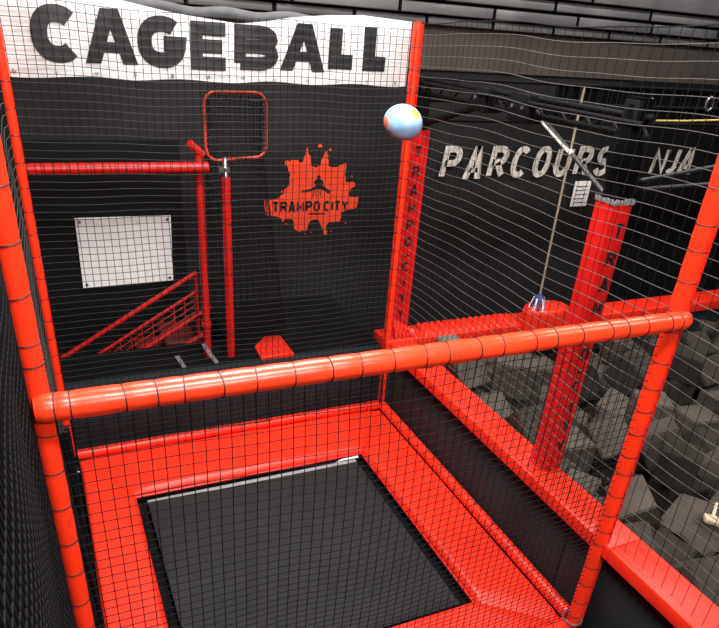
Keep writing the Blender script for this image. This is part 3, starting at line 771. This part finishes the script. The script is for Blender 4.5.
# ================================================================== FOAM CUBES
CUB = [(5.252,2.196,0.13,0.01,1.57,2.14,0.26),(3.645,0.071,0.12,0.8,1.57,-0.5,0.24),(4.446,1.725,0.1,-1.57,-0,-0.83,0.2),(3.248,2.206,0.12,-1.04,1.57,-1.15,0.24),(2.732,0.446,0.12,-0.79,1.57,-0.55,0.24),(4.841,1.716,0.13,-1.11,1.57,-1.29,0.26),(2.982,2.182,0.12,1.01,1.57,0.94,0.24),(4.066,1.83,0.12,-0.23,1.57,-1,0.24),(5.306,1.283,0.1,-0.71,1.57,-2.25,0.2),(2.834,1.393,0.13,-1.57,-0,-1.97,0.26),(2.707,-0.866,0.1,1.29,1.57,1.44,0.2),(3.025,0.967,0.11,-3.14,0,-1.14,0.22),(5.729,1.787,0.11,-0.06,1.57,-0.01,0.22),(3.576,1.266,0.147,0.46,-0,-0.5,0.22),(5.126,1.622,0.12,0.16,1.57,0.58,0.24),(2.992,-0.377,0.12,3.14,-0,0.44,0.24),(5.762,2.213,0.11,0,-3.14,1.23,0.22),(3.927,2.161,0.11,0,0,1.08,0.22),(3.559,2.217,0.12,-0.26,1.57,-0.65,0.24),(2.703,0.013,0.12,0.47,1.57,0.64,0.24),(2.99,1.639,0.12,-3.14,-0,-0.8,0.24),(3.266,1.031,0.152,-0.68,-1.12,2.41,0.2),(3.859,0.795,0.11,-0.1,1.57,0.29,0.22),(5.345,1.752,0.179,0.87,2.75,0.42,0.2),(4.823,1.416,0.12,-1.23,1.57,-0.54,0.24),(3.846,0.373,0.11,-0,-0,1.78,0.22),(4.403,1.372,0.13,-1.95,1.57,-0.11,0.26),(4.414,0.833,0.12,0.25,1.57,0.36,0.24),(3.582,0.456,0.1,1.23,1.57,1.24,0.2),(2.728,0.874,0.12,1.75,1.57,0,0.24),(2.75,1.139,0.315,0.7,-0.04,-0.34,0.26),(3.258,0.402,0.12,1.57,0,0.49,0.24),(3.167,2.223,0.35,1.57,0,1.86,0.22),(4.847,2.251,0.12,-2.45,1.57,-0.56,0.24),(3.674,-0.008,0.37,0,0,0.5,0.26),(4.093,1.344,0.11,0,0,1.61,0.22),(3.578,0.829,0.13,3.14,0,1.37,0.26),(3.501,1.84,0.13,-0.19,1.57,0.06,0.26),(4.198,1.768,0.36,0.25,1.58,-0.77,0.24),(5.702,2.117,0.341,-0.1,-3.1,-0.72,0.24),(2.778,1.939,0.12,0,0,-3.06,0.24),(3.201,2.264,0.59,2.28,1.57,0.54,0.26),(4.136,0.931,0.11,-1.57,0,-2.86,0.22),(4.405,1.387,0.38,-1.57,-0,-0.13,0.24),(3.222,-0.181,0.1,2.82,-1.57,0,0.2),(5.252,2.285,0.36,0.72,1.57,-0.38,0.2),(4.49,1.696,0.33,0.02,1.57,1.38,0.26),(4.092,2.292,0.294,1.05,1.96,1.08,0.2),(6.005,2.073,0.12,1.57,0,1.69,0.24),(5.832,1.744,0.33,1.42,1.57,0,0.22),(3.197,1.833,0.11,1.71,1.57,0,0.22),(3.59,0.521,0.32,-0.58,1.57,-1.57,0.24),(5.505,1.819,0.349,-0.45,0.48,-2.72,0.24),(3.64,0.839,0.39,0,-3.14,0.93,0.26),(3.464,-0.15,0.1,-0,-3.14,1.25,0.2),(2.676,-0.157,0.341,0,-0.74,1.65,0.2),(4.138,1.244,0.341,-0.6,1.67,-1.52,0.24),(3.356,0.35,0.36,0.24,1.57,-1.54,0.24),(3.674,0.301,0.508,2.2,0.05,0.51,0.24),(2.725,2.232,0.12,-0,0,-0.08,0.24),(3.271,-0.451,0.11,-0.2,1.57,1.64,0.22),(5.061,1.29,0.251,0.98,0.4,2.62,0.22),(2.701,0.362,0.34,-0.35,1.57,-0.84,0.2),(4.517,1.094,0.11,2.18,-1.57,0.44,0.22),(4.959,2.299,0.37,3.14,-0.09,-0,0.24),(3.574,1.58,0.155,-0.28,2.23,1.59,0.2),(4.499,1.721,0.58,-1.57,0,-0.24,0.24),(2.68,-0.657,0.1,1.57,-0,1.6,0.2),(4.12,0.355,0.206,0.88,0.51,1.38,0.24),(2.735,1.712,0.304,1.13,0.63,1.65,0.24),(4.624,1.306,0.525,0.83,2.89,-0.13,0.22),(2.716,1.006,0.551,-0.22,0.87,1.29,0.26),(3.457,1.896,0.38,3.14,-0,-0.16,0.24),(3.942,1.671,0.344,0.05,-0.22,0.57,0.24),(3.231,0.065,0.11,2.35,1.57,0.79,0.22),(3.659,1.595,0.425,2.59,0.37,0.58,0.24),(3.951,0.082,0.13,1.57,0,-2.41,0.26),(2.761,-0.923,0.31,-2.14,1.57,-0.78,0.22),(5.654,1.889,0.553,1,2.66,0.42,0.24),(2.756,0.809,0.34,0.9,1.57,1.11,0.2),(4.159,0.937,0.34,-0,-0,1.43,0.24),(4.146,1.18,0.556,-0.03,0.09,-1.87,0.2),(5.025,1.982,0.151,-1.77,0.08,-1.88,0.24),(3.779,1.419,0.202,-0.54,2.63,-0.78,0.24),(2.727,1.984,0.444,-1.25,-0.57,-1.79,0.24),(3.538,0.858,0.63,-0,0,1.07,0.22),(4.235,0.308,0.508,-0.06,-2.95,0.72,0.22),(4.312,1.504,0.62,-1.57,0,1.26,0.24),(4.867,0.999,0.36,2.68,-1.57,0,0.2),(3.456,2.164,0.36,1.57,0,1.57,0.24),(4.216,0.661,0.332,-1.57,-1.14,-1.55,0.2),(4.108,2.067,0.376,0.5,-0.59,2.9,0.26),(2.686,1.434,0.417,-0.4,-0,-3.13,0.24),(4.427,2.164,0.13,0.77,1.57,0.26,0.26),(3.295,0.728,0.13,-1.62,1.57,0,0.26),(3.055,1.619,0.36,0,-0,-0.24,0.24),(2.719,-0.954,0.54,-0.98,1.57,-0.63,0.24),(3.894,1.111,0.12,-0,-0,2.19,0.24),(3.767,-0.094,0.62,-0,0,-0.86,0.24),(4.141,1.148,0.754,-1.65,0.06,-2.47,0.2),(4.738,0.78,0.34,1.57,0,1.3,0.2),(3.009,0.296,0.222,0.78,-0.59,-0.57,0.22),(6.22,2.28,0.12,-2.99,-1.57,0,0.24),(3.824,1.72,0.1,0,0,2.58,0.2),(2.667,-0.233,0.1,1.55,1.57,1.55,0.2),(2.981,-0.01,0.253,1.46,0.83,0.02,0.24),(3.008,-0.332,0.36,-0,-0,0.2,0.24),(2.715,-0.447,0.259,-0.73,0.02,-3.12,0.24),(3.147,0.039,0.425,-1,-0.61,2.47,0.24),(3.897,1.08,0.367,1.56,-0.06,0.83,0.24),(4.939,1.022,0.13,-1.57,-0,1.54,0.26),(2.864,2.282,0.36,-0.21,1.57,1.52,0.24),(3.326,1.519,0.32,0.99,-1.55,-0.2,0.24),(4.472,2.12,0.39,-2.4,1.57,-0.03,0.26),(3.429,0.621,0.549,-1.78,-0.48,-0.55,0.24),(4.714,1.546,0.609,0.06,2.63,1.45,0.22),(3.727,2.286,0.37,1.61,1.74,0.03,0.26),(6.477,2.273,0.1,-1.57,0,-0.98,0.2),(5.458,2.03,0.11,2.27,1.57,-0.41,0.22),(5.452,1.514,0.11,-1.57,-0,-2.58,0.22),(3.105,1.888,0.359,0.09,1.69,1.43,0.26),(2.703,0.091,0.392,-2.38,-0.11,-0.29,0.2),(3.954,0.653,0.337,0.21,-0.38,1.44,0.26),(3.243,1.545,0.1,-1.73,1.57,-0.36,0.2),(3.961,2.244,0.576,-2.35,-0.19,-1.76,0.26),(6.292,2.134,0.355,0.23,-0.15,0.72,0.24),(2.681,-0.649,0.405,1.53,-0.6,1.63,0.22),(5.505,2.256,0.506,-0.5,0.75,-0.63,0.24),(4.618,1.095,0.34,-0.67,-1.57,-0.81,0.24),(4.44,0.479,0.549,1.57,-1.94,0.72,0.22),(3.481,-0.366,0.28,-0.03,2.52,0.72,0.2),(5.589,1.547,0.34,0,-0,1.99,0.24),(3.643,1.229,0.394,-0.6,-2.04,1.05,0.22),(4.13,1.767,0.584,-1.58,-0.05,2.77,0.2),(2.789,0.583,0.34,-1.57,-0,-2.58,0.2),(2.902,0.279,0.462,-0.96,0.34,-1.84,0.22),(2.969,1.616,0.61,0.54,1.57,-0.09,0.26),(3.06,-0.662,0.12,-0,-0,0.35,0.24),(4.709,1.488,0.35,-2.12,1.5,-0.88,0.22),(5.208,2.314,0.56,-0.35,1.57,-0.32,0.2),(4.458,0.619,0.318,1.54,-0.6,1.74,0.24),(4.717,0.764,0.12,2.23,1.57,0,0.24),(3.75,1.984,0.207,-2.2,-0.52,-0.25,0.2),(2.996,0.956,0.35,1.57,0,-1.7,0.26),(3.448,1.098,0.301,-0.44,0.53,-2.82,0.24),(4.834,2.015,0.36,0.91,-0.34,-1.57,0.24),(4.678,2.312,0.349,-1.62,-0.08,-1.57,0.2),(4.769,1.734,0.39,-0.76,1.57,2.14,0.26),(3.298,0.364,0.59,1.22,1.57,-1.35,0.22),(2.711,1.789,0.569,2.55,-0.25,-0.06,0.22),(4.889,2.301,0.595,-1.48,0,-1.59,0.22),(2.982,0.653,0.1,0,-0,3.1,0.2),(4.198,0.608,0.1,-0.35,1.57,-0.2,0.2),(2.718,-0.327,0.469,1.6,-0.73,1.6,0.22),(3.246,1.258,0.346,1.87,0.11,0.78,0.22),(3.384,-0.02,0.553,1.81,-0.76,0.17,0.26),(3.116,1.324,0.152,1.89,0,1.13,0.24),(3.273,0.904,0.421,1.25,-0.61,1.62,0.26),(4.401,1.034,0.331,-1.45,3.14,0.1,0.2),(4.005,1.461,0.554,-0.08,-2.66,-1.27,0.26)]
cm = {}
def cube_mesh(s):
    if s in cm: return cm[s]
    bm = bmesh.new(); bmesh.ops.create_cube(bm, size=s)
    bmesh.ops.bevel(bm, geom=bm.edges[:], offset=.008, segments=2, affect='EDGES')
    me = bpy.data.meshes.new('foam_cube'); bm.to_mesh(me); bm.free(); me.materials.append(FOAM)
    cm[s] = me; return me
for x, y, z, a, b, c, s in CUB:
    if y > 1.95 and x < 4.5 and z > .36 or y > 2.2 and z > .45: continue
    o = bpy.data.objects.new('foam_cube', cube_mesh(s)); C.objects.link(o); o.location = (x, y, z); o.rotation_euler = (a, b, c)
    tag(o, 'charcoal foam cube lying in the heap filling the pit', 'foam cube', 'foam cubes in the pit')
m = MB(); m.tube([(3.33, .09, .60), (3.05, -.09, .575)], .010, 8)
tag(m.build('stick', WOOD, smooth=True), 'thin pale stick lying on the foam cubes at the right edge', 'stick')
m = MB(); m.box((-.09, -.028, -.014), (.09, .028, .014)); o = m.build('wood_offcut', WOOD, bevel=.006, loc=(3.075, -.12, .60)); o.rotation_euler = (.1, .2, -.55)
tag(o, 'short pale wooden offcut on the foam cubes beside the thin stick', 'wood piece')

# ================================================================== WALL LETTERING
t = thing('wall_sign', 'off white slanted letters PARCOURS NINJA on the dark back wall above the pit', 'sign', (4.9, Y1 - .05, 1.55))
m = MB()
xs = {}
def run(txt, x0, x1, z, h, tt, yb, shear, gap=.1):
    n = len(txt); cw = (x1 - x0)/n
    for i, ch in enumerate(txt):
        w = cw*(1 - gap)
        if ch == 'I': continue_w = w
        letter(m, ch, x0 + i*cw, z, w, h, tt, (0, yb, 0), (1, 0, 0), (0, 0, 1), (0, -1, 0), .008, shear)
run('PARCOURS', 3.335, 5.36, 1.545, .285, .054, Y1 - .045, .15, .24)
for ch, x0, w_ in (('N', 5.45, .20), ('I', 5.63, .09), ('N', 5.87, .20), ('J', 6.10, .15), ('A', 6.27, .21)):
    letter(m, ch, x0, 1.545, w_, .275, .050, (0, Y1 - .045, 0), (1, 0, 0), (0, 0, 1), (0, -1, 0), .008, .15)
part(m, 'lettering', LETTERW, t)
# paper notice
t = thing('paper_notice', 'small white paper notice on the back wall below the letters of PARCOURS', 'notice', (5.02, Y1 - .045, 1.25))
m = MB(); m.box((4.925, Y1 - .047, 1.252), (5.13, Y1 - .041, 1.50)); part(m, 'sheet', PAPER, t)
m = MB()
for k in range(5): m.box((4.95, Y1 - .049, 1.285 + .04*k), (5.105 - .03*(k % 2), Y1 - .0472, 1.293 + .04*k))
part(m, 'printed_lines', INK, t)

# splash logo painted on the wall
t = thing('wall_logo', 'orange red paint splash with black TRAMPO CITY lettering on the back wall', 'logo', (2.15, Y1 - .01, 1.1))
def wp(px, py):
    return (1.738 + (px - 265)*.009, 1.79 - (py - 150 + .034*(px - 312))*.00825)
def cr(cx, cy): return wp(255 + cx/6.535, 140 + cy/6.535)
spl = [(60,385),(75,388),(140,378),(168,352),(185,340),(182,318),(205,300),(218,280),(215,240),(222,225),(208,195),(205,172),(190,165),(186,140),(205,132),(215,142),(228,130),(270,132),(278,148),(300,140),(305,110),(315,100),(318,55),(326,52),(330,92),(345,105),(352,165),(370,168),(385,178),(392,165),(412,160),(415,125),(428,110),(440,70),(450,72),(452,112),(462,125),(462,158),(480,170),(520,168),(545,152),(575,140),(580,160),(578,195),(572,215),(582,232),(582,262),(600,265),(632,262),(655,275),(650,290),(625,300),(612,325),(605,345),(620,362),(675,358),(676,400),(668,432),(640,445),(600,450),(560,468),(568,490),(560,520),(548,532),(480,535),(466,555),(464,585),(475,600),(468,622),(452,615),(448,585),(438,575),(428,548),(410,515),(388,512),(360,520),(345,545),(338,580),(330,592),(300,590),(288,600),(275,588),(252,575),(248,520),(232,508),(190,510),(175,528),(170,505),(130,488),(95,490),(65,478),(70,460),(58,430)]
m = MB(); m.prism([cr(*p) for p in spl], (0, Y1 - .002, 0), (1, 0, 0), (0, 0, 1), (0, -1, 0), .001)
for cx, cy, rr in ((404,38,12),(470,60,7),(318,30,4),(455,98,5),(622,225,5),(232,262,5),(648,235,3),(200,540,6),(322,612,5),(365,600,4),(500,598,4),(170,330,6),(600,540,5)):
    m.prism([cr(cx + rr*math.cos(a_)*(1 + .25*math.sin(3*a_)), cy + rr*math.sin(a_)) for a_ in [i*PI/7 for i in range(14)]], (0, Y1 - .002, 0), (1, 0, 0), (0, 0, 1), (0, -1, 0), .001)
part(m, 'paint_splash', SPLAT, t, tri=True)
m = MB()
lw = {'I': .35}
cx = 108
for ch in 'TRAMPO CITY':
    if ch == ' ': cx += 14; continue
    w = 50 * lw.get(ch, 1) + 2 + (6 if ch == 'M' else 0)
    tilt = -(cx - 108)*.045
    x0, z1_ = cr(cx, 394 + tilt*.4); x1_, z0_ = cr(cx + w - 6, 464 + tilt*.4)
    letter(m, ch, x0, z0_, max(x1_ - x0, .022), z1_ - z0_, .020, (0, Y1 - .0035, 0), (1, 0, 0), (0, 0, 1), (0, -1, 0), .0008)
    cx += w
part(m, 'lettering', INK, t)
m = MB()
for k in range(11):
    a_ = cr(345 + k*10, 468); b_ = cr(345 + k*10 + 7, 480); m.box((a_[0], Y1 - .0045, b_[1]), (b_[0], Y1 - .0035, a_[1]))
part(m, 'small_print', INK, t)
m = MB()
fig = [(292,320),(320,318),(352,310),(385,290),(372,272),(376,255),(392,246),(390,228),(402,220),(414,228),(412,246),(428,252),(436,270),(432,286),(455,305),(485,318),(478,340),(462,338),(440,318),(400,310),(360,322),(330,332),(300,336)]
m.prism([cr(*p) for p in fig], (0, Y1 - .0035, 0), (1, 0, 0), (0, 0, 1), (0, -1, 0), .0008)
for a_, b_ in (((380, 318), (366, 360)), ((392, 318), (388, 358)), ((420, 318), (418, 358))):
    pa, pb = cr(*a_), cr(*b_); m.bar((pa[0], Y1 - .0035, pa[1]), (pb[0], Y1 - .0035, pb[1]), .004, 4)
part(m, 'jumper_emblem', INK, t, tri=True)

# a thin red pole outside the left net
t = thing('red_pole', 'thin red pole with a coiled cord outside the left net', 'pole', (-.16, 3.0, DK))
m = MB(); m.bar((-.14, 2.85, DK), (-.14, 2.85, .92), .02, 10); part(m, 'tube', REDPAINT, t, smooth=True)
m = MB(); m.tube([(-.14 + .05*math.cos(a_), 2.82, .78 + .06*math.sin(a_)) for a_ in [i*PI/6 for i in range(12)]], .007, 6, closed=True); part(m, 'coiled_cord', REDPAINT, t, smooth=True)

# ================================================================== LAMPS
for k, (x, y, pw, sx, sy) in enumerate([(.9, -1.0, 85, 1.5, .35), (1.2, 1.15, 80, 1.5, .35), (4.4, -.9, 26, 1.5, .35), (4.4, 1.2, 34, 1.5, .35), (1.2, -3.4, 150, 1.8, .5), (7.0, 1.2, 20, 1.5, .35), (1.4, 2.3, 45, 1.5, .35)]):  # near-hall and back-wall lamps are unseen fills added to brighten posts and wall
    t = thing('ceiling_or_fill_light', ['strip light over the camera', 'strip light over the trampoline', 'strip light over the near side of the pit', 'strip light over the far side of the pit', 'added unseen fill light at the near end of the hall', 'strip light at the right end of the hall', 'added unseen fill light near the back wall'][k] + ' on the dark ceiling', 'lamp', (x, y, ZC - .08), 'ceiling strip lights')
    m = MB(); m.box((x - sx/2 - .03, y - sy/2 - .03, ZC - .07), (x + sx/2 + .03, y + sy/2 + .03, ZC - .001)); part(m, 'housing', PAPER, t)
    m = MB(); m.box((x - sx/2, y - sy/2, ZC - .085), (x + sx/2, y + sy/2, ZC - .071)); part(m, 'diffuser', LAMPM, t)
    l = bpy.data.lights.new('strip', 'AREA'); l.shape = 'RECTANGLE'; l.size = sx; l.size_y = sy; l.energy = pw; l.color = (1, .97, .93)
    lo = bpy.data.objects.new('strip_lamp', l); C.objects.link(lo); inv(t, lo); lo.location = (x, y, ZC - .10)

w = bpy.data.worlds.new('world'); bpy.context.scene.world = w; w.use_nodes = True
w.node_tree.nodes['Background'].inputs['Color'].default_value = (.5, .5, .52, 1); w.node_tree.nodes['Background'].inputs['Strength'].default_value = .2

# ================================================================== CAMERA
cd = bpy.data.cameras.new('camera'); cam = bpy.data.objects.new('camera', cd); C.objects.link(cam)
r_, u_, f_ = (.910229, -.407753, .072253), (.150638, .488559, .859429), (.385735, .771393, -.506124)
Mx = Matrix(((r_[0], u_[0], -f_[0], .09741), (r_[1], u_[1], -f_[1], -1.72716), (r_[2], u_[2], -f_[2], 2.75), (0, 0, 0, 1)))
cam.matrix_world = Mx
cd.sensor_width = 36; cd.sensor_fit = 'HORIZONTAL'; cd.lens = 660.515 * 36 / 719; cd.shift_y = 91.869 / 719; cd.clip_start = .02
sc = bpy.context.scene; sc.camera = cam
vs_ = sc.view_settings; sc.display_settings.display_device = 'sRGB'
vs_.view_transform = 'Standard'; vs_.look = 'None'; vs_.gamma = 1; vs_.exposure = .5; vs_.use_curve_mapping = False
